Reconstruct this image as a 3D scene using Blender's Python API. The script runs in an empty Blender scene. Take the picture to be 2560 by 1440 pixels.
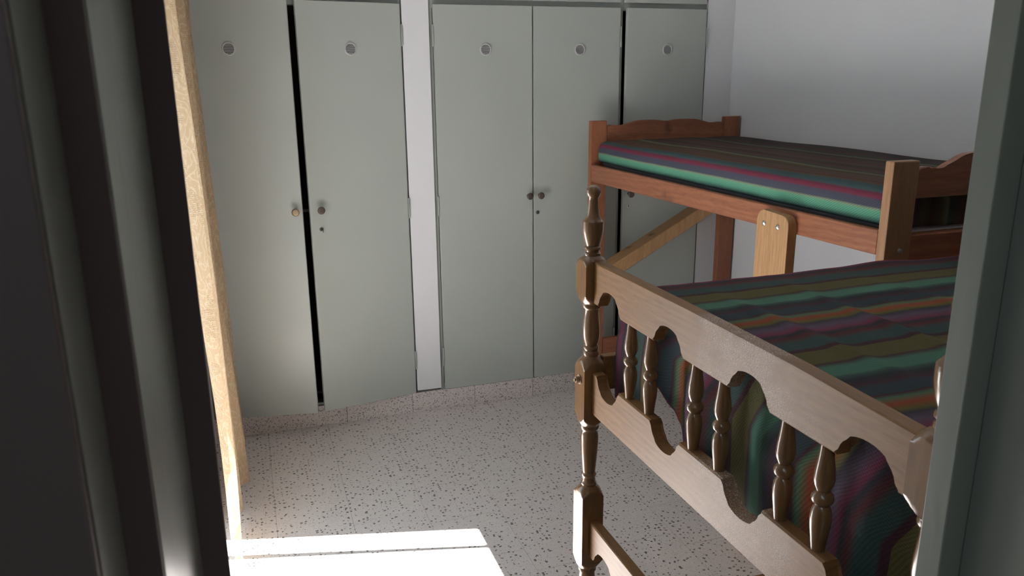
import bpy, bmesh, math, random
from mathutils import Vector, Matrix, noise
random.seed(7)
scene = bpy.context.scene
COL = scene.collection
R = math.radians
H = 1.6

# ------------------------------------------------------------------ camera
cam_d = bpy.data.cameras.new('camera')
cam = bpy.data.objects.new('camera', cam_d)
COL.objects.link(cam)
scene.camera = cam
p, y, r = R(14.908), R(18.525), R(0.574)
fwd = Vector((math.sin(y) * math.cos(p), math.cos(y) * math.cos(p), -math.sin(p)))
r0 = Vector((math.cos(y), -math.sin(y), 0))
dn = fwd.cross(r0)
right = r0 * math.cos(r) + dn * math.sin(r)
down = r0 * -math.sin(r) + dn * math.cos(r)
m = Matrix((right, -down, -fwd)).transposed().to_4x4()
m.translation = Vector((0, 0, H))
cam.matrix_world = m
cam_d.sensor_width = 36
cam_d.lens = 36 * 1973 / 2560
cam_d.clip_start = 0.01
cam_d.dof.use_dof = True
cam_d.dof.focus_distance = 2.1
cam_d.dof.aperture_fstop = 16

# ------------------------------------------------------------------ world, sun, exposure
scene.view_settings.view_transform = 'Standard'
scene.view_settings.look = 'None'
scene.view_settings.gamma = 1
scene.view_settings.use_curve_mapping = False
scene.view_settings.exposure = 0.0
W = bpy.data.worlds.new('sky')
scene.world = W
W.use_nodes = True
bg = W.node_tree.nodes['Background']
bg.inputs[0].default_value = (0.70, 0.87, 1.0, 1)
bg.inputs[1].default_value = 2.7
ELEV = R(56)
hd = Vector((0.82, -0.22, 0)).normalized()
sdir = Vector((hd.x * math.cos(ELEV), hd.y * math.cos(ELEV), -math.sin(ELEV)))
sun_d = bpy.data.lights.new('sun', 'SUN')
sun_d.energy = 52.0
sun_d.angle = R(0.53)
sun_d.color = (0.98, 0.985, 1.0)
sun = bpy.data.objects.new('sun', sun_d)
sun.rotation_euler = sdir.to_track_quat('-Z', 'Y').to_euler()
sun.location = (-3, 3, 5)
COL.objects.link(sun)


# ------------------------------------------------------------------ materials
def mat(name, color=(.5, .5, .5), rough=.5, metal=0, build=None, coat=0, coat_rough=.1, spec=.5):
    M = bpy.data.materials.new(name)
    M.use_nodes = True
    nt = M.node_tree
    b = nt.nodes['Principled BSDF']
    b.inputs['Base Color'].default_value = (*color, 1)
    b.inputs['Roughness'].default_value = rough
    b.inputs['Metallic'].default_value = metal
    b.inputs['Specular IOR Level'].default_value = spec
    if coat:
        b.inputs['Coat Weight'].default_value = coat
        b.inputs['Coat Roughness'].default_value = coat_rough
    if build:
        build(nt, b)
    return M


class NB:
    def __init__(s, nt):
        s.nt = nt

    def n(s, t, **k):
        o = s.nt.nodes.new(t)
        ins = k.pop('ins', {})
        for a, v in k.items():
            setattr(o, a, v)
        for a, v in ins.items():
            if isinstance(v, bpy.types.NodeSocket):
                s.nt.links.new(v, o.inputs[a])
            else:
                o.inputs[a].default_value = v
        return o

    def link(s, a, b):
        s.nt.links.new(a, b)

    def math(s, op, a, b=0.0, c=0.0, clamp=False):
        o = s.n('ShaderNodeMath', operation=op, use_clamp=clamp, ins={0: a, 1: b, 2: c})
        return o.outputs[0]

    def pos(s, scale=(1, 1, 1), obj=False):
        if obj:
            v = s.n('ShaderNodeTexCoord').outputs['Object']
        else:
            v = s.n('ShaderNodeNewGeometry').outputs['Position']
        return s.n('ShaderNodeMapping', ins={0: v, 3: scale}).outputs[0]

    def noise(s, vec, scale, detail=3, rough=.5):
        return s.n('ShaderNodeTexNoise', ins={'Vector': vec, 'Scale': scale, 'Detail': detail, 'Roughness': rough}).outputs[0]

    def ramp(s, fac, stops, interp='LINEAR'):
        o = s.n('ShaderNodeValToRGB', ins={0: fac})
        cr = o.color_ramp
        cr.interpolation = interp
        while len(cr.elements) > 1:
            cr.elements.remove(cr.elements[-1])
        cr.elements[0].position = stops[0][0]
        cr.elements[0].color = (*stops[0][1], 1)
        for q, c in stops[1:]:
            e = cr.elements.new(q)
            e.color = (*c, 1)
        return o.outputs[0]

    def mix(s, fac, a, b, mode='MIX'):
        o = s.n('ShaderNodeMix', data_type='RGBA', blend_type=mode)
        for k, v in ((0, fac), (6, a), (7, b)):
            if isinstance(v, bpy.types.NodeSocket):
                s.link(v, o.inputs[k])
            else:
                o.inputs[k].default_value = v if k == 0 else (*v, 1)
        return o.outputs[2]

    def bump(s, b, h, dist=.001, strength=.5, inp='Normal'):
        o = s.n('ShaderNodeBump', ins={'Height': h, 'Distance': dist, 'Strength': strength})
        s.link(o.outputs[0], b.inputs[inp])


def srgb(c, k=1.0):
    return tuple(min(1, ((v / 255) / 12.92 if v / 255 < .04045 else ((v / 255 + .055) / 1.055) ** 2.4) * k) for v in c)


def b_terrazzo(nt, b, three=False, base=(.73, .665, .62), tint=(.80, .745, .71), chipscale=62, dens=.5):
    g = NB(nt)
    P = g.pos()
    warp = g.n('ShaderNodeTexNoise', ins={'Vector': P, 'Scale': 90, 'Detail': 2})
    P2 = g.n('ShaderNodeVectorMath', operation='MULTIPLY_ADD', ins={0: warp.outputs['Color'], 1: (.012, .012, .012), 2: P}).outputs[0]
    tot = None
    for sc, rr in ((chipscale, .5 if three else .27), (chipscale * 2.3, .45 if three else .22)):
        v = g.n('ShaderNodeTexVoronoi', voronoi_dimensions='3D' if three else '2D', ins={'Vector': P2, 'Scale': sc})
        rnd = g.n('ShaderNodeSeparateColor', ins={0: v.outputs['Color']}).outputs[0]
        lim = g.math('MULTIPLY', g.math('SUBTRACT', rnd, 1 - dens), rr / dens)
        mk = g.math('GREATER_THAN', lim, g.math('SUBTRACT', v.outputs['Distance'], .02))
        mk = g.math('MULTIPLY', mk, g.math('GREATER_THAN', rnd, 1 - dens))
        tot = mk if tot is None else g.math('MAXIMUM', tot, g.math('MULTIPLY', mk, .55))
    oi = g.n('ShaderNodeObjectInfo').outputs['Random']
    nz = g.noise(P, 5, 4)
    c = g.mix(nz, base, tint)
    fine = g.noise(P, 260, 2)
    c = g.mix(g.math('MULTIPLY', fine, .22), c, (.30, .27, .25))
    c = g.mix(g.math('MULTIPLY', oi, .25), c, (.70, .62, .60))
    c = g.mix(g.math('MULTIPLY', tot, .86), c, (.075, .06, .052))
    g.link(c, b.inputs['Base Color'])
    b.inputs['Roughness'].default_value = .33
    g.bump(b, g.noise(P, 14, 3), .004, .12)


M_floor = mat('terrazzo', build=lambda nt, b: b_terrazzo(nt, b, chipscale=58, dens=.70))
M_plinth = mat('terrazzo_plinth', build=lambda nt, b: b_terrazzo(nt, b, True, (.74, .66, .62), (.80, .73, .69), 170, .8))
M_grout = mat('grout', (.33, .28, .25), .9)


def b_plaster(nt, b):
    g = NB(nt)
    P = g.pos()
    g.bump(b, g.noise(P, 28, 6, .65), .004, .25)
    c = g.mix(g.noise(P, 2.2, 4), (.70, .70, .71), (.77, .77, .78))
    g.link(c, b.inputs['Base Color'])


M_wall = mat('white_plaster', (.74, .74, .75), .85, build=b_plaster)
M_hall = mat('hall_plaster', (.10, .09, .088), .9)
M_ceil = mat('ceiling_paint', (.86, .86, .86), .9)
M_out = mat('outside_stone', (.72, .71, .70), .9)


def b_paint(col, r0=.30, bump=.02, obj=True):
    def f(nt, b):
        g = NB(nt)
        P = g.pos(obj=False)
        c = g.mix(g.noise(P, 3.0, 3), col, tuple(v * .9 for v in col))
        g.link(c, b.inputs['Base Color'])
        rr = g.math('MULTIPLY_ADD', g.noise(P, 3, 1), .06, r0 - .03)
        g.link(rr, b.inputs['Roughness'])
        g.bump(b, g.noise(g.pos((1, 1, .25)), 16, 4, .6), .004, bump)
    return f


M_door = mat('grey_green_enamel', build=b_paint((.44, .47, .43)))
M_cframe = mat('grey_green_frame_enamel', build=b_paint((.36, .385, .35)))
M_jamb = mat('sage_gloss_door_frame', build=b_paint((.215, .235, .20), .30, .35))
M_jamb2 = mat('dark_brown_door_frame', build=b_paint((.09, .07, .066), .45, .05))
M_black = mat('dark_wardrobe_interior', (.035, .028, .024), .9)
M_inner = mat('wardrobe_board', (.10, .08, .07), .8)


def b_wood(c1, c2, grain=(1, 1, 1), sc=10, coat_b=0.0, knots=0.0, worn_glint=0.0, rough=.35, dark=(.1, .04, .02)):
    def f(nt, b):
        g = NB(nt)
        P = g.pos(grain)
        n1 = g.noise(P, sc, 5, .6)
        n2 = g.noise(P, sc * 5, 4, .6)
        wv = g.n('ShaderNodeTexWave', wave_type='RINGS', ins={'Vector': P, 'Scale': sc * .5, 'Distortion': 7, 'Detail': 3, 'Detail Scale': 1.2}).outputs[1]
        f0 = g.math('MULTIPLY_ADD', wv, .35, g.math('MULTIPLY', n1, .65))
        c = g.mix(f0, c1, c2)
        c = g.mix(g.math('MULTIPLY', g.math('SUBTRACT', n2, .45, clamp=True), 1.6), c, tuple(v * .55 for v in c1))
        if knots:
            PW = g.pos()
            v = g.n('ShaderNodeTexVoronoi', voronoi_dimensions='3D', ins={'Vector': g.n('ShaderNodeVectorMath', operation='MULTIPLY_ADD', ins={0: g.n('ShaderNodeTexNoise', ins={'Vector': PW, 'Scale': 16}).outputs['Color'], 1: (.08, .08, .08), 2: PW}).outputs[0], 'Scale': 5.5})
            k = g.math('MULTIPLY', g.math('SUBTRACT', knots, v.outputs['Distance'], clamp=True), 1 / knots * 1.6, clamp=True)
            c = g.mix(g.math('MULTIPLY', k, .75), c, dark)
        rr = None
        if worn_glint:  # pale specks: worn lacquer plus gloss sparkle painted into the colour
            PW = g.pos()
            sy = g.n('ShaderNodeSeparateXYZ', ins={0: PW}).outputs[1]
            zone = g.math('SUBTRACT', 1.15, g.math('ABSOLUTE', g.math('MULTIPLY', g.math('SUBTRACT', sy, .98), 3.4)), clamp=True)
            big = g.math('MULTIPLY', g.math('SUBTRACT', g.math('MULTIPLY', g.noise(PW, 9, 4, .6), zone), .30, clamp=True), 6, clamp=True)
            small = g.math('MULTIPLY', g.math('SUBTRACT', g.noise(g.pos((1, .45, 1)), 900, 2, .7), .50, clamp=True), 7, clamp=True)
            w = g.math('MULTIPLY', g.math('MULTIPLY', big, small), worn_glint, clamp=True)
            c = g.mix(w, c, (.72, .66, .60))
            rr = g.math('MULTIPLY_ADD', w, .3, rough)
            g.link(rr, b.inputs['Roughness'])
        g.link(c, b.inputs['Base Color'])
        g.bump(b, n2, .0012, .15)
    return f


HONEY1, HONEY2 = (.205, .098, .034), (.33, .172, .066)
M_tw_y = mat('lacquered_beech_board', rough=.33, spec=.36, coat=.04, coat_rough=.25, build=b_wood(HONEY1, HONEY2, (8, 1, 8), 5, worn_glint=1.3, rough=.42))
M_tw_z = mat('lacquered_beech_turned', rough=.22, coat=.6, coat_rough=.15, build=b_wood((.185, .092, .036), (.265, .142, .06), (8, 8, 1), 4, rough=.24))
PR1, PR2 = (.22, .075, .038), (.40, .155, .075)
M_pine_y = mat('red_stained_pine_lengthwise', rough=.4, build=b_wood(PR1, PR2, (6, .8, 6), 5, knots=.36, rough=.42))
M_pine_z = mat('red_stained_pine_upright', rough=.4, build=b_wood(PR1, PR2, (6, 6, .8), 5, rough=.42))
M_pine_x = mat('red_stained_pine_crosswise', rough=.4, build=b_wood(PR1, PR2, (.8, 6, 6), 5, knots=.22, rough=.42))
M_post_n = mat('light_pine_post', rough=.4, build=b_wood((.30, .15, .07), (.45, .25, .125), (6, 6, .8), 5, rough=.42))
M_raw = mat('raw_pine', rough=.45, build=b_wood((.38, .205, .085), (.53, .31, .15), (7, 7, .7), 6, knots=.16, rough=.45))
M_metal = mat('bright_metal', (.7, .7, .68), .25, 1)
M_dark_metal = mat('dark_metal', (.18, .17, .16), .35, 1)
M_knob_b = mat('brass_knob_metal', (.33, .24, .15), .42, .7)
M_knob_d = mat('brown_knob_metal', (.13, .10, .085), .45, .5)
M_vent = mat('vent_plastic', (.50, .50, .49), .45)
M_hole = mat('black_hole', (.01, .01, .01), .9)
M_slat = mat('bed_slat_wood', (.35, .24, .13), .6)
M_matt = mat('mattress_ticking', (.12, .12, .14), .9)


def b_fabric(stops, period=None, start=0.0, span=1.0, twill=True):
    def f(nt, b):
        g = NB(nt)
        uv = g.n('ShaderNodeUVMap').outputs[0]
        sep = g.n('ShaderNodeSeparateXYZ', ins={0: uv})
        u, v = sep.outputs[0], sep.outputs[1]
        wob = g.math('MULTIPLY', g.math('SUBTRACT', g.noise(uv, 8, 2), .5), .004)
        u1 = g.math('ADD', u, wob)
        if period:
            fac = g.math('FRACT', g.math('DIVIDE', g.math('SUBTRACT', start, u1), period))
        else:
            fac = g.math('DIVIDE', g.math('SUBTRACT', u1, start), span, clamp=True)
        c = g.ramp(fac, stops)
        tw = g.math('SINE', g.math('MULTIPLY', g.math('ADD', g.math('MULTIPLY', v, .6), u), 900))
        tw2 = g.math('SINE', g.math('MULTIPLY', g.math('SUBTRACT', v, g.math('MULTIPLY', u, .3)), 2100))
        t = g.math('MULTIPLY_ADD', g.math('MULTIPLY', g.math('ADD', tw, tw2), .25), 1.0, .5)
        c = g.mix(g.math('MULTIPLY', t, .55), c, (.03, .028, .034))
        hemf = g.math('LESS_THAN', v, -.262)
        c = g.mix(g.math('MULTIPLY', hemf, .8), c, (.16, .03, .045))
        g.link(c, b.inputs['Base Color'])
        b.inputs['Roughness'].default_value = .85
        b.inputs['Specular IOR Level'].default_value = .15
        g.bump(b, g.math('ADD', t, g.noise(uv, 60, 3)), .0015, .35)
    return f


def stops_from(lst, k, p0, period, soft=.006):
    out = []
    n = len(lst)
    for i, (a, c) in enumerate(lst):
        q0 = (a - p0) / period
        q1 = ((lst[i + 1][0] - p0) / period) if i + 1 < n else 1.0
        out.append((q0 + (soft if i else 0), srgb(c, k)))
        if q1 - q0 > .055 and len(lst) <= 16:
            out.append((q1 - soft, srgb(c, k)))
    return out


K = 1.6
near_seq = [(0, (84, 80, 46)), (.054, (66, 40, 46)), (.071, (72, 112, 94)), (.108, (62, 84, 74)), (.125, (42, 48, 50)), (.146, (66, 42, 50)),
            (.158, (48, 60, 64)), (.191, (68, 38, 46)), (.202, (74, 104, 78)), (.222, (136, 62, 36)), (.242, (92, 88, 44)),
            (.253, (58, 54, 62)), (.274, (86, 76, 90)), (.298, (108, 48, 68)), (.311, (44, 48, 52)), (.330, (84, 40, 42)),
            (.349, (52, 72, 68)), (.387, (64, 38, 44))]
PER = .401


def near_stops():
    out = []
    for i, (a, c) in enumerate(near_seq):
        q0 = a / PER
        q1 = near_seq[i + 1][0] / PER if i + 1 < len(near_seq) else 1
        mid = q0 + .008
        out.append((mid, srgb(c, K)))
        if q1 - q0 > .06:
            out.append((q1 - .008, srgb(c, K)))
    return out[:32]


M_spread = mat('striped_woven_spread', build=b_fabric(near_stops(), PER, 1.479))
far_seq = [(0, (34, 50, 48)), (.018, (70, 122, 100)), (.033, (80, 134, 108)), (.038, (116, 122, 92)), (.042, (60, 64, 74)), (.063, (58, 60, 72)), (.067, (98, 36, 54)), (.080, (92, 36, 52)),  # first stop is shade along the side's foot, painted into the stripes
           (.085, (58, 80, 82)), (.112, (54, 74, 76)), (.128, (104, 74, 48)), (.140, (80, 56, 52)), (.165, (106, 72, 48)), (.178, (82, 58, 62)),
           (.20, (86, 78, 52)), (.23, (78, 54, 48)), (.262, (84, 80, 52)), (.282, (120, 118, 88)), (.292, (60, 70, 62)),
           (.34, (84, 60, 50)), (.39, (58, 42, 44)), (.42, (82, 74, 52)), (.47, (84, 52, 50)), (.52, (72, 66, 50)), (.57, (58, 42, 42)),
           (.60, (104, 106, 82)), (.615, (54, 66, 56)), (.70, (76, 46, 44)), (.73, (54, 62, 56)), (.84, (80, 42, 46))]
M_spread2 = mat('striped_woven_spread_upper', build=b_fabric([((a + .003) / .9, srgb(c, K * (1.05 if a < .12 else .75))) for a, c in far_seq], None, 0, .9))


def b_curtain(nt, b):
    g = NB(nt)
    uv = g.n('ShaderNodeUVMap').outputs[0]
    wp = g.n('ShaderNodeVectorMath', operation='MULTIPLY_ADD', ins={0: g.n('ShaderNodeTexNoise', ins={'Vector': uv, 'Scale': 5}).outputs['Color'], 1: (.22, .22, 0), 2: uv}).outputs[0]
    v1 = g.n('ShaderNodeTexVoronoi', voronoi_dimensions='2D', ins={'Vector': wp, 'Scale': 11})
    rings = g.math('SINE', g.math('MULTIPLY', v1.outputs['Distance'], 22))
    fl = g.math('GREATER_THAN', g.noise(uv, 45, 2, .6), .58)
    pat = g.math('MAXIMUM', g.math('GREATER_THAN', rings, .82), fl)
    v2 = g.n('ShaderNodeTexVoronoi', voronoi_dimensions='2D', ins={'Vector': uv, 'Scale': 150, 'Randomness': .35})
    dots = g.math('LESS_THAN', v2.outputs['Distance'], .25)
    zone = g.math('GREATER_THAN', g.noise(uv, 7, 2), .53)
    hole = g.math('MULTIPLY', dots, zone)
    c = g.mix(g.math('MULTIPLY', pat, .38), (.52, .375, .225), (.72, .60, .44))
    g.link(c, b.inputs['Base Color'])
    b.inputs['Roughness'].default_value = .8
    tr = g.n('ShaderNodeBsdfTranslucent', ins={0: c})
    mx = g.n('ShaderNodeMixShader', ins={0: .38, 1: b.outputs[0], 2: tr.outputs[0]})
    tp = g.n('ShaderNodeBsdfTransparent')
    mx2 = g.n('ShaderNodeMixShader', ins={0: g.math('MULTIPLY_ADD', hole, .4, .30), 1: mx.outputs[0], 2: tp.outputs[0]})
    g.link(mx2.outputs[0], nt.nodes['Material Output'].inputs[0])
    g.bump(b, rings, .001, .4)


M_curtain = mat('gold_lace', build=b_curtain)


# ------------------------------------------------------------------ mesh helpers
def link(name, me, material=None, parent=None, loc=(0, 0, 0), rot=None):
    o = bpy.data.objects.new(name, me)
    COL.objects.link(o)
    o.location = loc
    if rot:
        o.rotation_euler = rot
    if parent:
        o.parent = parent
    if material and me is not None:
        if isinstance(material, (list, tuple)):
            if not me.materials:
                for q in material:
                    me.materials.append(q)
        elif not me.materials:
            me.materials.append(material)
    return o


def fin(bm, name, bevel=0.0, seg=2, smooth=None):
    if bevel:
        bmesh.ops.bevel(bm, geom=list(bm.edges), offset=bevel, segments=seg, affect='EDGES', profile=.5)
    bmesh.ops.recalc_face_normals(bm, faces=list(bm.faces))
    me = bpy.data.meshes.new(name)
    bm.to_mesh(me)
    bm.free()
    if smooth is not None:
        smooth_angle(me, smooth)
    return me


def smooth_angle(me, deg):
    me.polygons.foreach_set('use_smooth', [True] * len(me.polygons))
    me.set_sharp_from_angle(angle=R(deg))


def box_bm(a, b, bm=None, mi=0):
    bm = bm or bmesh.new()
    x0, y0, z0 = a
    x1, y1, z1 = b
    v = [bm.verts.new(q) for q in ((x0, y0, z0), (x1, y0, z0), (x1, y1, z0), (x0, y1, z0), (x0, y0, z1), (x1, y0, z1), (x1, y1, z1), (x0, y1, z1))]
    for f in ((0, 3, 2, 1), (4, 5, 6, 7), (0, 1, 5, 4), (1, 2, 6, 5), (2, 3, 7, 6), (3, 0, 4, 7)):
        q = bm.faces.new([v[i] for i in f])
        q.material_index = mi
    return bm


def box(name, a, b, material, parent=None, bevel=0.0, loc=None):
    """axis box a..b; the object's origin is at the box base centre"""
    c = Vector(((a[0] + b[0]) / 2, (a[1] + b[1]) / 2, a[2]))
    bm = box_bm(Vector(a) - c, Vector(b) - c)
    me = fin(bm, name, bevel, 2, 21 if bevel else None)
    return link(name, me, material, parent, c)


def prism(name, poly, axis, t0, t1, material, parent=None, bevel=0.0, smooth=30):
    """poly: list of (u,z); axis 'x' -> u is y, extruded along x; 'y' -> u is x, extruded along y"""
    bm = bmesh.new()
    lo, hi = [], []
    for u, z in poly:
        if axis == 'x':
            lo.append(bm.verts.new((t0, u, z))); hi.append(bm.verts.new((t1, u, z)))
        else:
            lo.append(bm.verts.new((u, t0, z))); hi.append(bm.verts.new((u, t1, z)))
    n = len(poly)
    f0 = bm.faces.new(lo)
    f1 = bm.faces.new(list(reversed(hi)))
    for i in range(n):
        bm.faces.new((lo[i], lo[(i + 1) % n], hi[(i + 1) % n], hi[i]))
    if bevel:
        es = [e for e in bm.edges if len(e.link_faces) == 2 and (f0 in e.link_faces or f1 in e.link_faces)]
        bmesh.ops.bevel(bm, geom=es, offset=bevel, segments=2, affect='EDGES', profile=.3)
    bmesh.ops.recalc_face_normals(bm, faces=list(bm.faces))
    me = bpy.data.meshes.new(name)
    bm.to_mesh(me); bm.free()
    smooth_angle(me, smooth)
    return link(name, me, material, parent)


def turned(name, prof, sq, material, parent, loc, n=48):
    """lathe profile; where the radius exceeds the square, it becomes a square block"""
    bm = bmesh.new()
    rings = []
    for z, rad in prof:
        ring = []
        for i in range(n):
            a = 2 * math.pi * i / n + math.pi / 4
            rr = rad
            if sq:
                rr = min(rad, sq / max(abs(math.cos(a)), abs(math.sin(a))))
            ring.append(bm.verts.new((rr * math.cos(a), rr * math.sin(a), z)))
        rings.append(ring)
    for A, B in zip(rings, rings[1:]):
        for i in range(n):
            bm.faces.new((A[i], A[(i + 1) % n], B[(i + 1) % n], B[i]))
    bm.faces.new(rings[0]); bm.faces.new(list(reversed(rings[-1])))
    me = fin(bm, name, 0, 1, 38)
    return link(name, me, material, parent, loc)


def dense(prof, step=.004):
    """smooth (cosine-free linear) refinement of (z,r) list so square corners cut crisply"""
    out = []
    for (z0, q0), (z1, q1) in zip(prof, prof[1:]):
        k = max(1, int(abs(z1 - z0) / step)) if max(q0, q1) > .027 and q0 != q1 else 1
        for i in range(k):
            t = i / k
            out.append((z0 + (z1 - z0) * t, q0 + (q1 - q0) * t))
    out.append(prof[-1])
    return out


def cyl_bm(rad, h, n=24, bm=None, mi=0, r2=None, M=None):
    bm = bm or bmesh.new()
    r2 = rad if r2 is None else r2
    A = [Vector((rad * math.cos(2 * math.pi * i / n), rad * math.sin(2 * math.pi * i / n), 0)) for i in range(n)]
    B = [Vector((r2 * math.cos(2 * math.pi * i / n), r2 * math.sin(2 * math.pi * i / n), h)) for i in range(n)]
    if M:
        A = [M @ q for q in A]; B = [M @ q for q in B]
    A = [bm.verts.new(q) for q in A]; B = [bm.verts.new(q) for q in B]
    fs = [bm.faces.new(list(reversed(A))), bm.faces.new(B)]
    for i in range(n):
        fs.append(bm.faces.new((A[i], A[(i + 1) % n], B[(i + 1) % n], B[i])))
    for f in fs:
        f.material_index = mi
    return bm


def root(name, label, cat, loc=(0, 0, 0), group=None):
    o = bpy.data.objects.new(name, None)
    COL.objects.link(o)
    o.location = loc
    o.empty_display_size = .1
    o['label'] = label
    o['category'] = cat
    if group:
        o['group'] = group
    return o


def structure(o, label, cat):
    o['kind'] = 'structure'
    o['label'] = label
    o['category'] = cat
    return o


def join_boxes(name, boxes, material, parent=None):
    bm = bmesh.new()
    for a, b in boxes:
        box_bm(a, b, bm)
    me = fin(bm, name)
    return link(name, me, material, parent)


# ------------------------------------------------------------------ setting
XL, XR, YF, YB, ZC = -.235, 2.40, .566, 3.594, 2.62
TX, TY = .272, .272
floor = structure(join_boxes('floor', [((-.6, -1.6, -.10), (2.75, 4.25, -.0012))], M_grout), 'pale grey-pink terrazzo tiled floor with dark chips', 'floor')
tile_bm = box_bm((-TX / 2 + .0005, -TY / 2 + .0005, -.02), (TX / 2 - .0005, TY / 2 - .0005, 0))
tile_me = fin(tile_bm, 'tile', .0004, 1)
tile_me.materials.append(M_floor)
ci = 0
for i in range(-1, 10):
    cx = -.008 + TX * (i + .5)
    if cx - TX / 2 > XR or cx + TX / 2 < XL:
        continue
    off = (0, .085, .19, .05)[i % 4]
    y0 = YB - .01 - off
    k = 0
    while True:
        cy = y0 - TY * (k + .5) + TY
        k += 1
        if cy + TY / 2 < YF - .25:
            break
        o = link('tile', tile_me, None, floor, (cx, cy, random.uniform(-.0002, .0002)))
        ci += 1
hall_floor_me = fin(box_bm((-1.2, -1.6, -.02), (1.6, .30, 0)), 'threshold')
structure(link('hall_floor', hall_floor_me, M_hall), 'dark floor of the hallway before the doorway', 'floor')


def st_box(name, a, b, m_, label, cat='wall'):
    return structure(box(name, a, b, m_), label, cat)


# left wall with balcony door opening Y 0.9..2.93
WX0 = -.435
OY0, OY1, OZ = 1.95, 2.812, 2.10
structure(join_boxes('wall_left', [((WX0, YF, 0), (XL, OY0, ZC)), ((WX0, OY1, 0), (XL, 4.2, ZC)), ((WX0, OY0, OZ), (XL, OY1, ZC))], M_wall), 'white wall with the sunny balcony opening', 'wall')
structure(join_boxes('wall_right', [((XR, YF, 0), (XR + .12, 4.2, ZC))], M_wall), 'plain white plaster wall beside the beds', 'wall')
structure(join_boxes('wall_back', [((2.243, YB + .004, 0), (XR, 4.2, ZC)), ((.709, YB + .002, .112), (.829, 4.2, ZC)), ((WX0, 4.2, 0), (XR + .12, 4.3, ZC))], M_wall), 'white plaster wall and pillar between the built-in wardrobes', 'wall')
st_box('ceiling', (WX0, -1.6, ZC), (XR + .12, 4.3, ZC + .1), M_ceil, 'white ceiling', 'ceiling')
# wall between hall and room (doorway), hall box
structure(join_boxes('wall_front', [((-1.2, .333, 0), (-.0735, YF, ZC)), ((.70, .333, 0), (XR + .12, YF, ZC)), ((-.0735, .333, 2.06), (.70, YF, ZC))], mat('bounce_cut_finish', (.17, .155, .14), .9)), 'wall that holds the doorway', 'wall')  # dark finish on the unseen room side, chosen to cut bounced light
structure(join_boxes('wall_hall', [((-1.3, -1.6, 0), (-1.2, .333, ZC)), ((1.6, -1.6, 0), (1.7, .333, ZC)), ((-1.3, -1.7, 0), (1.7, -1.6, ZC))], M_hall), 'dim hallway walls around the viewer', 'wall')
# door frame
door1 = root('door_1', 'dark and sage painted door frame around the doorway', 'door frame', (0, .45, 0))
door1['kind'] = 'structure'
D1 = Vector((0, .45, 0))


def dpart(name, boxes, m_, bevel=.0015, label=None):
    bm = bmesh.new()
    for a, b in boxes:
        box_bm(Vector(a) - D1, Vector(b) - D1, bm)
    me = fin(bm, name, bevel, 2, 21)
    o = link(name, me, m_, door1)
    if label:
        o['label'] = label
    return o


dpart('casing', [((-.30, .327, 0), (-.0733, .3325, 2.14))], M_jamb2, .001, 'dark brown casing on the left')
dpart('jamb', [((-.0733, .333, 0), (-.0726, .3845, 2.06))], M_jamb, 0, 'sage painted jamb face on the left')
dpart('stop', [((-.0733, .3848, 0), (-.0572, .3885, 2.06))], M_jamb2, .0006, 'dark brown door stop on the left')
dpart('jamb', [((-.0733, .389, 0), (-.0566, .5595, 2.06))], M_jamb, 0, 'sage painted jamb face on the left')
dpart('edge_strip', [((-.0733, .56, 0), (-.0380, .5645, 2.06))], M_jamb2, .0008, 'dark brown strip at the inner edge on the left')
dpart('jamb', [((.644, .538, 0), (.70, .5665, 2.06)), ((.672, .333, 0), (.70, .5375, 2.06))], M_jamb, .0012, 'sage painted jamb on the right')
dpart('head_jamb', [((-.0733, .39, 2.03), (.70, .56, 2.06))], M_jamb, .001)

# balcony door frame (window_1)
win = root('window_1', 'balcony door opening that lets in the sun, aluminium frame', 'window', (XL - .02, (OY0 + OY1) / 2, 0))
win['kind'] = 'structure'
W1 = win.location.copy()
M_alu = mat('white_aluminium', (.75, .75, .75), .4)


def wpart(name, a, b, m_=None, bevel=.002):
    me = fin(box_bm(Vector(a) - W1, Vector(b) - W1), name, bevel, 1)
    return link(name, me, m_ or M_alu, win)


fx0, fx1 = -.40, -.36
wpart('frame_post', (fx0, OY0, 0), (fx1, OY0 + .04, OZ))
wpart('frame_post', (fx0, OY1 - .04, 0), (fx1, OY1, OZ))
wpart('frame_head', (fx0, OY0, OZ - .04), (fx1, OY1, OZ))
wpart('sash_post', (-.352, 2.632, 0), (-.330, 2.652, OZ - .05))
wpart('shutter_blind', (WX0 + .002, OY0, 1.715), (WX0 + .022, OY1, OZ), mat('shutter_slats', (.6, .6, .58), .6), .001)

st_box('balcony_floor', (-2.6, -.5, -.12), (WX0, 5, -.02), M_out, 'stone balcony floor outside the opening', 'floor')

# terrazzo skirting under the wardrobes
base = root('baseboard_back', 'speckled pink terrazzo plinth running under the wardrobes', 'plinth', (1.0, YB + .01, 0))
base['kind'] = 'structure'
xs = [XL, .36, .681, 1.001, 1.313, 1.63, 1.95, XR - .001]
for a, b_ in zip(xs, xs[1:]):
    bm = box_bm((a + .0008 - 1.0, -.008, 0), (b_ - .0008 - 1.0, .02, .101))
    link('plinth_tile', fin(bm, 'plinth_tile', .0008, 1), M_plinth, base)
link('plinth_backing', fin(box_bm((XL - 1.0, .0205, 0), (2.243 - 1.0, .60, .088)), 'plinth_backing'), M_grout, base)


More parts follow.
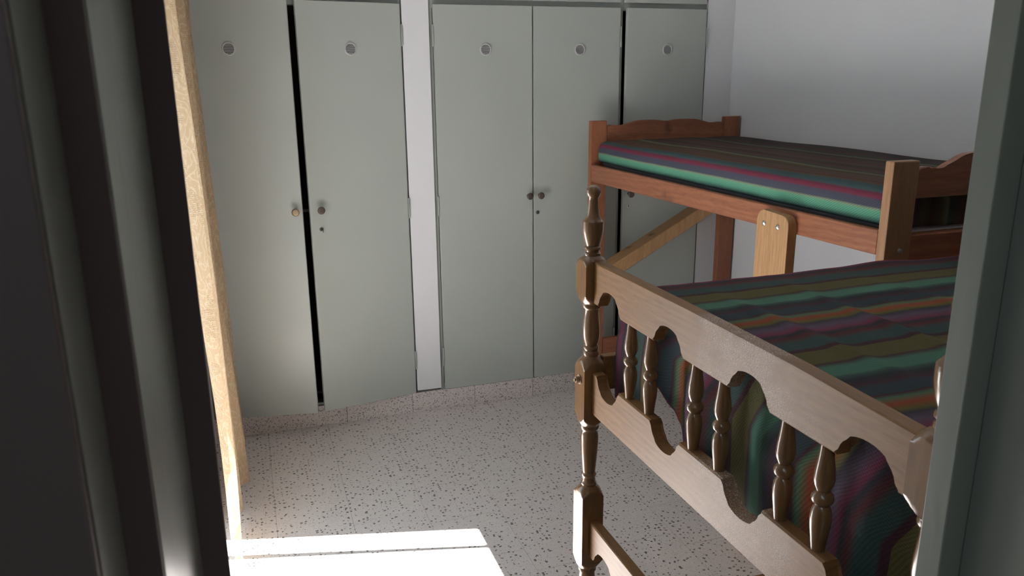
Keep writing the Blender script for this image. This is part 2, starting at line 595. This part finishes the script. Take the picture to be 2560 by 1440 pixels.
# ------------------------------------------------------------------ wardrobes
def ring_vent():
    """round ventilation grille, axis -Y, centred at origin"""
    M = Matrix.Rotation(R(90), 4, 'X')
    bm = bmesh.new()
    n = 32
    prof = [(.0275, 0), (.0275, .003), (.0255, .0055), (.0225, .0055), (.021, .003)]
    rings = []
    for rr, d in prof:
        rings.append([bm.verts.new((rr * math.cos(2 * math.pi * i / n), -d, rr * math.sin(2 * math.pi * i / n))) for i in range(n)])
    for A, B in zip(rings, rings[1:]):
        for i in range(n):
            bm.faces.new((A[i], A[(i + 1) % n], B[(i + 1) % n], B[i]))
    fb = bm.faces.new([bm.verts.new((.0215 * math.cos(2 * math.pi * i / n), -.0006, .0215 * math.sin(2 * math.pi * i / n))) for i in range(n)])
    fb.material_index = 1
    for k in range(7):
        z = -.0185 + k * .00615
        w = math.sqrt(max(0, .0215 ** 2 - z * z))
        a = [(-w, -.0008, z + .0024), (w, -.0008, z + .0024), (w, -.0045, z - .0012), (-w, -.0045, z - .0012)]
        a2 = [(q[0], q[1] - .0002, q[2] + .0012) for q in a]
        v = [bm.verts.new(q) for q in a] + [bm.verts.new(q) for q in a2]
        for f in ((0, 1, 2, 3), (7, 6, 5, 4), (0, 4, 5, 1), (1, 5, 6, 2), (2, 6, 7, 3), (3, 7, 4, 0)):
            bm.faces.new([v[i] for i in f])
    bmesh.ops.recalc_face_normals(bm, faces=list(bm.faces))
    me = bpy.data.meshes.new('vent')
    bm.to_mesh(me); bm.free()
    smooth_angle(me, 35)
    me.materials.append(M_vent); me.materials.append(M_hole)
    return me


def knob_me(m_):
    bm = bmesh.new()
    n = 24
    prof = [(0, .006), (.004, .006), (.016, .0065), (.021, .009), (.024, .0135), (.0275, .0143), (.0300, .0125), (.0308, .0095), (.0308, .004), (.0305, .0)]
    rings = []
    for d, rr in prof:
        rings.append([bm.verts.new((max(rr, .0002) * math.cos(2 * math.pi * i / n), -d, max(rr, .0002) * math.sin(2 * math.pi * i / n))) for i in range(n)])
    for A, B in zip(rings, rings[1:]):
        for i in range(n):
            bm.faces.new((A[i], A[(i + 1) % n], B[(i + 1) % n], B[i]))
    bmesh.ops.recalc_face_normals(bm, faces=list(bm.faces))
    me = bpy.data.meshes.new('knob')
    bm.to_mesh(me); bm.free()
    smooth_angle(me, 50)
    me.materials.append(m_)
    return me


def lock_me(key=False):
    M = Matrix.Rotation(R(90), 4, 'X')
    bm = cyl_bm(.009, .0028, 24, r2=.008, M=M)
    box_bm((-.0014, -.0034, -.0048), (.0014, -.0027, .002), bm, 1)
    cyl_bm(.0022, .0035, 10, bm, 1, M=Matrix.Translation((0, 0, .0025)) @ M)
    if key:
        box_bm((.0015, -.012, -.011), (.0045, -.0025, .006), bm, 0)
    bmesh.ops.recalc_face_normals(bm, faces=list(bm.faces))
    me = bpy.data.meshes.new('keyhole')
    bm.to_mesh(me); bm.free()
    me.materials.append(M_metal); me.materials.append(M_hole)
    return me


def hinge_me(hl=.095):
    bm = bmesh.new()
    n = 12
    rings = []
    for z, rr in [(-hl / 2, .001), (-hl / 2 + .003, .0036), (-.0008, .0038), (-.0004, .0030), (.0004, .0030), (.0008, .0038), (hl / 2 - .003, .0036), (hl / 2, .001)]:
        rings.append([bm.verts.new((rr * math.cos(2 * math.pi * i / n), rr * math.sin(2 * math.pi * i / n), z)) for i in range(n)])
    for A, B in zip(rings, rings[1:]):
        for i in range(n):
            bm.faces.new((A[i], A[(i + 1) % n], B[(i + 1) % n], B[i]))
    bmesh.ops.recalc_face_normals(bm, faces=list(bm.faces))
    me = bpy.data.meshes.new('hinge')
    bm.to_mesh(me); bm.free()
    smooth_angle(me, 40)
    me.materials.append(M_cframe)
    return me


def grown(me, k):
    me.transform(Matrix.Scale(k, 4))
    return me


ME_vent, ME_knob_b, ME_knob_d, ME_lock, ME_lockk, ME_hinge = ring_vent(), grown(knob_me(M_knob_b), 1.18), grown(knob_me(M_knob_d), 1.18), grown(lock_me(), 1.15), grown(lock_me(True), 1.15), hinge_me()
DT = .020     # door thickness
YD = YB + .016  # frame face; doors sit in front of it
ZB, ZT = .1035, 1.917


def door(parent, x0, x1, hinge_side, ang, knob, lock=None, vent_x=None, hinges=(1.785, 1.022, .275), label=None):
    """door leaf hinged at one side, opened by ang degrees towards the room"""
    w = x1 - x0
    hx = x0 if hinge_side == 'L' else x1
    s = 1 if hinge_side == 'L' else -1
    P = parent.location
    a = 0 if s > 0 else -w
    bm = box_bm((a, -DT, 0), (a + w, 0, ZT - ZB))
    me = fin(bm, 'door', .0025, 2, 21)
    d = link('door', me, M_door, parent, (hx - P.x, YD - .0005 - P.y, ZB - P.z), (0, 0, R(-ang if s > 0 else ang)))
    if label:
        d['label'] = label
    link('vent', ME_vent, None, d, ((vent_x - hx) if vent_x is not None else s * w / 2, -DT - .0002, 1.726 - ZB))
    kx, kz, km = knob
    link('knob', km, None, d, (kx - hx, -DT, kz - ZB))
    if lock:
        link('keyhole', lock[2], None, d, (lock[0] - hx, -DT, lock[1] - ZB))
    for hz in hinges:
        link('hinge', ME_hinge, None, d, (-s * .0035, -DT - .0015, hz - ZB))
    return d


def carcass(parent, x0, x1, stiles, top=2.60, depth=.55, upper=()):
    P = parent.location
    bm = bmesh.new()

    def B(a, b):
        box_bm(Vector(a) - P, Vector(b) - P, bm)
    for a, b_ in stiles:
        B((a, YD, .088), (b_, YD + .05, top))
    B((x0, YD + .0003, .088), (x1, YD + .05, .112))
    B((x0, YD + .0003, 1.905), (x1, YD + .05, 1.955))
    B((x0, YD + .0003, top - .03), (x1, YD + .05, top))
    me = fin(bm, 'frame', .0008, 1)
    link('frame', me, M_cframe, parent)
    bm = bmesh.new()
    B((x0, YD + .05, .088), (x0 + .018, YD + depth, top))
    B((x1 - .018, YD + .05, .088), (x1, YD + depth, top))
    B((x0, YD + depth - .01, .088), (x1, YD + depth, top))
    B((x0, YD + .05, 1.905), (x1, YD + depth, 1.925))
    B((x0, YD + .05, top - .02), (x1, YD + depth, top))
    B((x0 + .018, YD + .05, .088), (x1 - .018, YD + depth - .01, .10))
    link('body', fin(bm, 'body'), M_black, parent)
    for z in (.135, 1.02):
        bm = bmesh.new()
        B((x0 + .018, YD + .06, z), (x1 - .018, YD + .45, z + .013))
        link('shelf', fin(bm, 'shelf'), M_inner, parent)
    for a, b_ in upper:
        bm = box_bm((0, -DT, 0), (b_ - a, 0, top - .02 - 1.9405))
        link('upper_door', fin(bm, 'upper_door', .0025, 2, 21), M_door, parent, (a - P.x, YD - .0005 - P.y, 1.9405 - P.z))


w1 = root('wardrobe', 'grey-green built-in wardrobe left of the pillar, its two doors ajar', 'wardrobe', (.23, YD, .088))
carcass(w1, XL, .707, [(XL, XL + .012), (.695, .707)], upper=((XL + .012, .235), (.238, .693)))
door(w1, XL + .012, .232, 'L', 10.5, (.206, 1.05, ME_knob_b), None, -.01, label='left door with a brass knob, ajar')
door(w1, .243, .698, 'R', 9.5, (.285, 1.05, ME_knob_d), (.288, .963, ME_lockk), .467, label='right door with dark knob and lock, ajar')
w2 = root('wardrobe', 'grey-green built-in wardrobe right of the pillar, both doors closed', 'wardrobe', (1.30, YD, .088))
carcass(w2, .831, 1.784, [(.831, .847), (1.762, 1.784)], upper=((.847, 1.312), (1.315, 1.763)))
door(w2, .848, 1.3135, 'L', .25, (1.289, 1.048, ME_knob_d), None, 1.087)
door(w2, 1.3185, 1.763, 'R', .25, (1.346, 1.048, ME_knob_d), (1.338, .963, ME_lock), 1.552)
w3 = root('wardrobe', 'narrow grey-green wardrobe in the far corner behind the pine bed', 'wardrobe', (2.01, YD, .088))
carcass(w3, 1.7845, 2.2425, [(2.2305, 2.2425)], upper=((1.7865, 2.232),))
door(w3, 1.792, 2.2335, 'R', 1.6, (1.823, 1.030, ME_knob_d), (1.823, .966, ME_lock), 2.015)

# ------------------------------------------------------------------ turned bunk bed (near)
bed1 = root('bunk_bed', 'honey-brown bunk bed with turned posts and scalloped spindle end', 'bed', (1.55, 1.14, 0))
B1 = bed1.location
POST = [(1.3635, .001), (1.3625, .007), (1.359, .0125), (1.353, .0163), (1.347, .0172), (1.341, .016), (1.336, .0133), (1.333, .0112),
        (1.327, .0112), (1.312, .0122), (1.299, .0138), (1.290, .0165), (1.284, .0205), (1.2805, .0240), (1.279, .0247), (1.272, .0250), (1.262, .0250),
        (1.252, .0242), (1.240, .0218), (1.230, .0188), (1.2225, .0163), (1.221, .0185), (1.2185, .0202), (1.216, .0203), (1.2135, .0185),
        (1.212, .0160), (1.209, .0155), (1.2075, .0165), (1.206, .0192), (1.203, .0197), (1.200, .0190), (1.199, .0200), (1.196, .0245), (1.190, .0320), (1.178, .0405),
        (1.108, .0405), (1.098, .0330), (1.088, .0250), (1.084, .0215), (1.082, .0222), (1.079, .0228), (1.075, .0222), (1.072, .0195), (1.069, .0180), (1.062, .0172), (1.05, .0185),
        (1.03, .0205), (1.012, .0212), (1.0, .0205), (.990, .0185), (.983, .0158), (.980, .0155), (.978, .0178), (.975, .0192), (.972, .0190), (.969, .0170),
        (.967, .0165), (.965, .0182), (.961, .0192), (.957, .0190), (.954, .0180), (.951, .0200), (.946, .0250), (.938, .0320), (.924, .0405),
        (.800, .0405), (.788, .0320), (.777, .0240), (.774, .0225), (.771, .0232), (.767, .0232), (.763, .0215), (.760, .0195), (.757, .0190), (.753, .0205), (.744, .0220),
        (.733, .0222), (.71, .0212), (.68, .0190), (.655, .0168), (.645, .0158), (.643, .0172), (.640, .0188), (.637, .0187), (.634, .0168), (.630, .0162),
        (.624, .0168), (.618, .0178), (.616, .0196), (.613, .0196), (.610, .0185), (.608, .0205), (.602, .0275), (.586, .0405),
        (.402, .0405), (.390, .0320), (.377, .0235), (.374, .0215), (.371, .0230), (.367, .0228), (.363, .0190), (.355, .0195), (.335, .0218), (.31, .0200), (.295, .0165),
        (.290, .0160), (.286, .0190), (.281, .0188), (.277, .0185), (.268, .0290), (.256, .0405), (.100, .0405), (.088, .0300), (.078, .0225), (.072, .0215), (.066, .0230),
        (.060, .0215), (.050, .0205), (.010, .0225), (-.040, .0205), (-.0754, .0165)]
def hold(prof):
    out = []
    for i, (z, q) in enumerate(prof):
        out.append((z, q))
        if q == .0405 and i + 1 < len(prof) and prof[i + 1][1] == .0405:
            z2 = prof[i + 1][0]
            out += [(z - .0015, q), (z2 + .0015, q)]
    return out


POST = dense(hold(POST))
PX, PYF, PYN = .7485, 1.6415, .6365
XE = 2.478
for px in (PX, XE - .0285 - .01):
    for py in (PYF, PYN):
        turned('post', POST, .0285, M_tw_z, bed1, (px - B1.x, py - B1.y, 0), 64)
# scalloped boards
CEN = [1.532, 1.271, 1.010, .749]


def scallop(y0, y1, ztop0, ztop1, zflat, peak, half, up=True, zbot=None):
    """closed polygon in (y,z); scallops cut into one long edge"""
    edge = []
    for c in CEN:
        pts = []
        for k in range(17):
            t = math.pi * k / 16
            yy = c + half * math.cos(t)
            zz = zflat + peak * (math.sin(t) ** .82)
            pts.append((yy, zz))
        edge += pts
    if y0 > edge[0][0]:
        edge = [(y0, zflat)] + edge
    edge = edge + [(y1, zflat)]
    return edge


def board(parent, x0, x1, edge, top, m_, name='board'):
    poly = [(q[0] - B1.y, q[1]) for q in edge + top]
    return prism(name, poly, 'x', x0 - B1.x, x1 - B1.x, m_, parent, .0034, 20)


def end_set(x0, x1, dz, hscale=1.0, front=True):
    up = scallop(1.6135, .6645, 0, 0, 1.090 + dz, .0455, .0555)
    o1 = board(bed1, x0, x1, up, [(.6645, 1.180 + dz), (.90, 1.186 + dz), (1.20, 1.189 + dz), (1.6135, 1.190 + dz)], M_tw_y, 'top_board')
    lo = scallop(1.6135, .6645, 0, 0, .9200 + dz, -.0455, .0555)
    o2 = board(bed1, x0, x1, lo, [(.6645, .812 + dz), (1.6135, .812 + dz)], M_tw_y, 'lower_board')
    xm = (x0 + x1) / 2
    SP = [(1.0925, .0095), (1.085, .0098), (1.07, .0112), (1.050, .0142), (1.036, .0155), (1.027, .0140), (1.020, .0110), (1.0165, .0098), (1.0145, .0115), (1.010, .0152), (1.005, .0165), (1.000, .0155),
          (.996, .0120), (.9935, .0102), (.991, .0118), (.984, .0145), (.974, .0158), (.960, .0150), (.943, .0128), (.929, .0112), (.918, .0102)]
    for c0, c1 in zip(CEN, CEN[1:]):
        mid = (c0 + c1) / 2
        for s in (.044, -.044):
            turned('spindle', [(z + dz, q) for z, q in SP], None, M_tw_z, bed1, (xm - B1.x, mid + s - B1.y, 0), 24)


end_set(.740, .768, 0)
end_set(.740, .768, -.670)
end_set(XE - .0675, XE - .0395, 0)
for yy0, yy1 in ((.625, .648), (1.630, 1.653)):
    for z0, z1 in ((.862, .950), (.125, .215)):
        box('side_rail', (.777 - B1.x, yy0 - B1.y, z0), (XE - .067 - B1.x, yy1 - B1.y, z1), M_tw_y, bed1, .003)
for k in range(9):
    x = .90 + k * .165
    box('slat', (x - B1.x, .650 - B1.y, .935), (x + .07 - B1.x, 1.628 - B1.y, .950), M_slat, bed1)


def bolt(parent, loc, axis, s=1.0, m_=None):
    """washer, hexagonal nut and threaded stub, axis pointing out"""
    q = Vector(axis).to_track_quat('Z', 'Y').to_matrix().to_4x4()
    bm = cyl_bm(.0115 * s, .0018 * s, 24, M=q)
    cyl_bm(.0075 * s, .0085 * s, 6, bm, M=q @ Matrix.Translation((0, 0, .0018 * s)))
    cyl_bm(.0042 * s, .0035 * s, 12, bm, 0, .0035 * s, q @ Matrix.Translation((0, 0, .0103 * s)))
    return link('bolt', fin(bm, 'bolt', 0, 1, 30), m_ or M_knob_b, parent, loc)


bolt(bed1, (.7199 - B1.x, 1.6415 - B1.y, .895), (-1, 0, 0), 1.05)
bolt(bed1, (.7199 - B1.x, .6365 - B1.y, .895), (-1, 0, 0), 1.05)

# ------------------------------------------------------------------ pine bunk bed (far)
bed2 = root('bunk_bed', 'red-stained pine raised bed with wavy end boards against the white wall', 'bed', (1.98, 2.55, 0))
B2 = bed2.location
X2L, X2R = 1.57, 2.388
YFB, YNB = 3.48, 1.607


def p2(name, a, b, m_, bevel=.004):
    return box(name, Vector(a) - Vector((B2.x, B2.y, 0)), Vector(b) - Vector((B2.x, B2.y, 0)), m_, bed2, bevel)


p2('post', (X2L, YFB, 0), (X2L + .082, YFB + .034, 1.400), M_pine_z)
p2('post', (X2R - .088, YFB, 0), (X2R, YFB + .034, 1.404), M_pine_z)
p2('post', (X2L, YNB, 0), (X2L + .085, YNB + .031, 1.384), M_post_n)
p2('post', (X2R - .085, YNB, 0), (X2R, YNB + .031, 1.384), M_post_n)


def wavy(x0, x1, ztop, zbot, amp):
    pts = []
    n = 60
    w = x1 - x0
    for i in range(n + 1):
        t = i / n
        u = abs(t - .5) * 2          # 0 centre .. 1 ends
        z = ztop
        z -= amp * .35 * math.exp(-((u / .12) ** 2))            # dip in the middle
        z -= amp * 1.0 / (1 + math.exp(-(u - .60) / .05))       # fall to the shoulders
        z -= amp * .55 * math.exp(-((u - .78) / .06) ** 2) * .6
        if u > .955:
            z -= (u - .955) / .045 * .007
        pts.append((x0 + w * t - B2.x, z))
    return pts + [(x1 - B2.x, zbot), (x0 - B2.x, zbot)]


o = prism('headboard', wavy(X2L + .082, X2R - .088, 1.397, 1.275, .019), 'y', YFB + .005 - B2.y, YFB + .027 - B2.y, M_pine_x, bed2, .003, 20)
o = prism('footboard', wavy(X2L + .085, X2R - .085, 1.398, 1.284, .032), 'y', YNB + .005 - B2.y, YNB + .027 - B2.y, M_pine_x, bed2, .003, 20)
for Y0 in (YFB, YNB):
    p2('end_rail', (X2L + .083, Y0 + .005, 1.115), (X2R - .087, Y0 + .027, 1.187), M_pine_x)
    p2('end_rail', (X2L + .083, Y0 + .005, .22), (X2R - .087, Y0 + .027, .31), M_pine_x)
for xa in (X2L + .002, X2R - .024):
    prism('side_rail', [(YNB + .0315 - B2.y, 1.134), (YFB - .0005 - B2.y, 1.114), (YFB - .0005 - B2.y, 1.196), (YNB + .0315 - B2.y, 1.201)], 'x', xa - B2.x, xa + .022 - B2.x, M_pine_y, bed2, .003, 20)
for k in range(11):
    yy = YNB + .08 + k * .17
    p2('slat', (X2L + .0245, yy, 1.165), (X2R - .0245, yy + .07, 1.180), M_slat, 0)
# rounded upright board bolted outside the side rail
yA, yB_, zt = 1.962, 2.118, 1.188
pts = []
rr = .032
for k in range(9):
    t = math.pi / 2 * k / 8
    pts.append((yB_ - rr + rr * math.cos(t), zt - rr + rr * math.sin(t) + .003))
for k in range(9):
    t = math.pi / 2 + math.pi / 2 * k / 8
    pts.append((yA + rr + rr * math.cos(t), zt - rr + rr * math.sin(t) - .002))
pts += [(yA, 0), (yB_, 0)]
o = prism('support_board', [(a - B2.y, b_) for a, b_ in pts], 'x', X2L - .030 - B2.x, X2L + .0015 - B2.x, M_raw, bed2, .002, 20)
o['label'] = 'unstained pine upright with rounded top and two bolts'
for yy, zz in ((2.080, 1.149), (2.012, 1.147)):
    q = Vector((-1, 0, 0)).to_track_quat('Z', 'Y').to_matrix().to_4x4()
    bm = cyl_bm(.0085, .002, 20, M=q)
    cyl_bm(.0078, .004, 20, bm, 0, .003, q @ Matrix.Translation((0, 0, .002)))
    link('bolt_head', fin(bm, 'bolt_head', 0, 1, 60), M_metal, bed2, (X2L - .030 - B2.x, yy - B2.y, zz))
bolt(bed2, (1.618 - B2.x, YNB - .0003 - B2.y, 1.150), (0, -1, 0), .6, M_metal)
# diagonal brace in front of the far posts
s_ = 3.385 / 3.49
fa = Vector((1.699 * s_, 1.6 - (1.6 - .686) * s_))
fb = Vector((2.150 * s_, 1.6 - (1.6 - .927) * s_))
d_ = (fb - fa).normalized()
a0 = fa - d_ * ((fa.x - (X2L + .055)) / d_.x)
a1 = fb + d_ * ((X2R - .03 - fb.x) / d_.x)
nrm = Vector((d_.y, -d_.x))
c0, c1 = a0 + nrm * .063, a1 + nrm * .063
poly = [(q.x - B2.x, q.y) for q in (a0, c0, c1, a1)]
o = prism('diagonal_brace', poly, 'y', 3.385 - B2.y, YFB - .0005 - B2.y, M_raw, bed2, .003, 20)
o['label'] = 'unstained pine brace running diagonally'


# ------------------------------------------------------------------ mattresses and spreads
def soft_box(name, a, b, m_, bev, label, cat):
    c = Vector(((a[0] + b[0]) / 2, (a[1] + b[1]) / 2, a[2]))
    me = fin(box_bm(Vector(a) - c, Vector(b) - c), name, bev, 4, 60)
    o = link(name, me, m_, None, c)
    o['label'] = label
    o['category'] = cat
    return o


soft_box('mattress', (.835, .695, .951), (2.39, 1.585, 1.118), M_matt, .03, 'thin mattress under the striped spread of the honey-brown bed', 'mattress')
soft_box('mattress', (X2L + .052, YNB + .045, 1.181), (X2R - .036, YFB - .015, 1.285), M_matt, .02, 'thin mattress under the striped spread of the pine bed', 'mattress')


def cloth(name, ua, va, fn, m_, thick=.002, uvfn=None, skip=None):
    """grid cloth: ua, va parameter lists, fn(u,v)->point"""
    bm = bmesh.new()
    uvl = bm.loops.layers.uv.new('UVMap')
    V = {}
    for i, u in enumerate(ua):
        for j, v in enumerate(va):
            V[i, j] = bm.verts.new(fn(u, v))
    for i in range(len(ua) - 1):
        for j in range(len(va) - 1):
            um, vm = (ua[i] + ua[i + 1]) / 2, (va[j] + va[j + 1]) / 2
            if skip and skip(um, vm):
                continue
            f = bm.faces.new((V[i, j], V[i + 1, j], V[i + 1, j + 1], V[i, j + 1]))
            for l, (a, b_) in zip(f.loops, ((i, j), (i + 1, j), (i + 1, j + 1), (i, j + 1))):
                l[uvl].uv = uvfn(ua[a], va[b_]) if uvfn else (ua[a], va[b_])
    loose = [v for v in bm.verts if not v.link_faces]
    bmesh.ops.delete(bm, geom=loose, context='VERTS')
    bmesh.ops.recalc_face_normals(bm, faces=list(bm.faces))
    me = bpy.data.meshes.new(name)
    bm.to_mesh(me); bm.free()
    me.polygons.foreach_set('use_smooth', [True] * len(me.polygons))
    o = link(name, me, m_)
    if thick:
        md = o.modifiers.new('thickness', 'SOLIDIFY')
        md.thickness = thick
        md.offset = 0
    return o


def lerp_tab(tab, x):
    if x <= tab[0][0]:
        return tab[0][1]
    for (a, p_), (b_, q_) in zip(tab, tab[1:]):
        if x <= b_:
            t = (x - a) / (b_ - a)
            t = t * t * (3 - 2 * t)
            return p_ + (q_ - p_) * t
    return tab[-1][1]


HEM = [(.66, .74), (.80, .76), (.95, .83), (1.05, .842), (1.12, .815), (1.20, .822), (1.235, .80), (1.275, .865), (1.32, .90), (1.355, .92), (1.40, .955), (1.43, .935), (1.455, .885), (1.50, .872), (1.62, .855)]
YN0, YN1 = .676, 1.604
XA, XB = .818, 2.405
RAD = .028


def near_top(Y, X):
    """height of the spread's top surface"""
    z = 1.1265
    nz = noise.noise(Vector((X * 2.2, Y * 3.1, 1.7)))
    nz2 = noise.noise(Vector((X * 7, Y * 5, 5.1)))
    z += .004 * nz + .0022 * nz2
    for x0, amp, w, sl in ((1.168, .0085, .020, .05), (.978, .0080, .020, 0), (1.42, .004, .03, -.2)):
        xx = X - x0 - sl * (Y - 1.25) - .006 * math.sin(Y * 9)
        env = math.exp(-((Y - 1.18) / .26) ** 2)
        z += amp * math.exp(-(xx / w) ** 2) * env - .003 * math.exp(-((xx - .05) / .04) ** 2) * env
    z += .010 * math.exp(-((X - 1.53) / .09) ** 2) * math.exp(-((Y - 1.60) / .06) ** 2)
    return z


def near_fn(u, v):
    # u: 0..1 across (Y); negative / >1 side drops. v: distance along X; <0 end drape
    W_ = YN1 - YN0
    ylo = YN0 + .0
    Y = u
    dropN = max(0, YN0 - Y)
    dropF = max(0, Y - YN1)
    side = 0
    if dropN:
        side = dropN; Yc = YN0
    elif dropF:
        side = dropF; Yc = YN1
    else:
        Yc = Y
    X = XA + max(v, 0)
    z = near_top(Yc, X)
    # rounded shoulders
    e = min(Yc - YN0, YN1 - Yc)
    if e < RAD:
        z -= RAD * (1 - math.sqrt(max(0, 1 - ((RAD - e) / RAD) ** 2))) * .8
    ex = max(v, 0)
    if ex < RAD:
        z -= RAD * (1 - math.sqrt(max(0, 1 - ((RAD - ex) / RAD) ** 2))) * .8
    if side:
        z -= side
        Yc += (-.002 if dropN else .002) * math.sin(min(1, side / .05) * math.pi / 2)
    if v < 0:
        t = -v          # 0..1 down the drape
        hem = lerp_tab(HEM, Yc)
        z = z + (hem - z) * t
        fold = .5 + .5 * math.sin(Yc * 31 + 1.3 + .8 * math.sin(Yc * 9))
        bulge = .012 * math.exp(-((Yc - 1.54) / .05) ** 2) + .010 * math.exp(-((Yc - 1.24) / .04) ** 2)
        X = XA - (.003 + .020 * fold + bulge) * math.sin(min(1, t * 1.5) * math.pi / 2) + .004 * noise.noise(Vector((Yc * 12, z * 9, 0)))
        X = max(X, .7745)
        # gathers lean: stripes run slightly aslant
        Yc = Yc + .014 * math.sin((Yc - .676) / .928 * math.pi * 3.2) * t * t
        Yc = min(max(Yc, .68), 1.612)
    return (X, Yc, z)


ua = [YN0 - .16 + .02 * i for i in range(8)] + [YN0 + (YN1 - YN0) * i / 90 for i in range(91)] + [YN1 + .02 * i for i in range(1, 8)]
va = [-1 + i / 24 for i in range(24)] + [(XB - XA) * i / 120 for i in range(121)]
sp1 = cloth('bedspread', ua, va, near_fn, M_spread, .002, lambda u, v: (u - (0 if v >= 0 else .075 * min(1, -v * 2.5) * max(0, min(1, (1.50 - u) / .08))), v if v >= 0 else v * .27), lambda u, v: (u < YN0 or u > YN1) and v < 0)
sp1['label'] = 'striped multicoloured bedspread hanging over the honey-brown bunk bed'
sp1['category'] = 'bedspread'

# true size of the near bed: slightly smaller than first laid out
SC = .955
EYE = Vector((0, 0, H))


def resize(o, is_root=True):
    if o.data is not None and o.data.name not in done_me:
        done_me.add(o.data.name)
        o.data.transform(Matrix.Scale(SC, 4))
    o.location = (EYE + (o.location - EYE) * SC) if is_root else o.location * SC
    for ch in o.children:
        resize(ch, False)


done_me = set()
_off = Vector((B1.x, B1.y, 0))
for o_ in list(bed1.children):
    if o_.data.name not in done_me:
        done_me.add(o_.data.name)
        o_.data.transform(Matrix.Scale(SC, 4))
    w = o_.location + _off
    o_.location = EYE + (w - EYE) * SC - Vector((B1.x * SC, B1.y * SC, 0))
bed1.location = (B1.x * SC, B1.y * SC, 0)
resize(sp1)
resize(next(o_ for o_ in bpy.data.objects if o_.name == 'mattress'))

# upper spread on pine bed, tucked: unrolled coordinate a starts at the foot of the front side
F0X, F1X = X2L + .026, X2R - .030
FY0, FY1 = YNB + .040, YFB - .012


def far_fn(a, v):
    drop = max(0, FY0 - v)
    v = max(v, FY0)
    side = .092
    bulge = .003 * noise.noise(Vector((a * 20, v * 5, 2)))
    sag = .004 * noise.noise(Vector((1, v * 2.5, 4)))
    lift = 0
    if a < side:
        t = a / side
        z = 1.203 + .092 * t
        z = 1.208 + (z - 1.203) * (1.302 - 1.208) / .092
        x = F0X + .002 + .006 * (1 - math.sin(t * math.pi)) * .6 + bulge * .6
        if t > .8:
            x += .010 * ((t - .8) / .2) ** 2
            z -= .004 * ((t - .8) / .2) ** 2
        if t < .2:
            x += .006 * ((.2 - t) / .2) ** 2
    else:
        w = a - side
        x = F0X + .0142 + w
        z = 1.298 + .009 * (1 - math.exp(-w / .03)) + .006 * noise.noise(Vector((x * 3, v * 2.0, 9))) + .003 * noise.noise(Vector((x * 9, v * 3, 3)))
        if x > F1X - .02:
            z -= (x - F1X + .02) * .4
    e = min(v - FY0, FY1 - v)
    if e < .03:
        k = (1 - math.sqrt(max(0, 1 - ((.03 - e) / .03) ** 2)))
        z -= .03 * k * (1 if a > side else (z - 1.208) / .094)
        if a < side:
            x += .01 * k
    if drop:
        z -= drop
        v -= .003 + .002 * math.sin(x * 40)
    return (x, v, z + sag * .5)


aa = [.092 * i / 16 for i in range(17)] + [.092 + (F1X - F0X - .012) * i / 60 for i in range(1, 61)]
vv = [FY0 - .078 + .013 * i for i in range(6)] + [FY0 + (FY1 - FY0) * (.5 - .5 * math.cos(math.pi * i / 90)) for i in range(91)]
sp2 = cloth('bedspread', aa, vv, far_fn, M_spread2, .002, None, lambda a, v: a < .092 and v < FY0)
sp2['label'] = 'striped bedspread tucked tightly around the thin mattress of the pine bed'
sp2['category'] = 'bedspread'

# ------------------------------------------------------------------ curtain
CY0, CY1 = 2.712, 3.46


def cur_fn(s, h):
    """s 0..1 along the gathered cloth, h 0..1 from hem to top"""
    Y = CY0 + (CY1 - CY0) * s
    zt_ = 2.25
    hemz = .02 + .05 * (s > .35) + .02 * math.sin(s * 9)
    if s > .93:
        hemz += (s - .93) * .5
    z = hemz + (zt_ - hemz) * h
    zz = z / 2.25
    base = -.150 - .020 * zz
    f = math.sin(s * math.pi * 2 * 5.0 + .6) * (.024 - .004 * zz)
    f += .012 * math.sin(s * 19 + z * 1.7) + .006 * noise.noise(Vector((s * 10, z * 2, 3)))
    flare = .026 * (1 - zz) ** 2 * (min(1, s / .3) * 1.6 - .6)
    X = base + f + flare
    X = max(X, XL + .012)
    Y -= .26 * math.exp(-(z / .20) ** 1.5) * math.exp(-(s / .16) ** 2)
    Yw = Y + .014 * math.cos(s * math.pi * 2 * 5.0) - .05 * (1 - zz) * (1 - s) * .3
    return (X, Yw, z)


cur = cloth('curtain', [i / 150 for i in range(151)], [i / 90 for i in range(91)], cur_fn, M_curtain, 0, lambda s, h: (s * 1.6, h * 2.25))
cur['label'] = 'gold lace curtain drawn aside at the left edge, glowing in sunlight'
cur['category'] = 'curtain'
rod = root('curtain_rod', 'thin rod above the opening that carries the gold lace curtain', 'curtain rod', (-.16, 2.2, 2.26))
q = Matrix.Rotation(R(-90), 4, 'X')
link('rod', fin(cyl_bm(.009, 2.4, 16, M=Matrix.Translation((0, -1.2, .0)) @ q), 'rod', 0, 1, 40), M_knob_b, rod)
for yy in (-1.0, 1.0):
    link('bracket', fin(box_bm((XL + .001 + .16, yy - .01, -.012), (.0, yy + .01, -.0092)), 'bracket'), M_knob_b, rod)
# faint filled round box cover on the right wall
q = Vector((-1, 0, 0)).to_track_quat('Z', 'Y').to_matrix().to_4x4()
bm = cyl_bm(.047, .0015, 40, None, 0, .045, q)
cyl_bm(.002, .006, 10, bm, 0, .0015, q @ Matrix.Translation((0, -.045, 0)))
jb = link('box_cover', fin(bm, 'box_cover', 0, 1, 30), M_wall, None, (XR, 2.16, 1.318))
jb['label'] = 'faint round painted cover on the white wall above the pine footboard'
jb['category'] = 'wall cover'
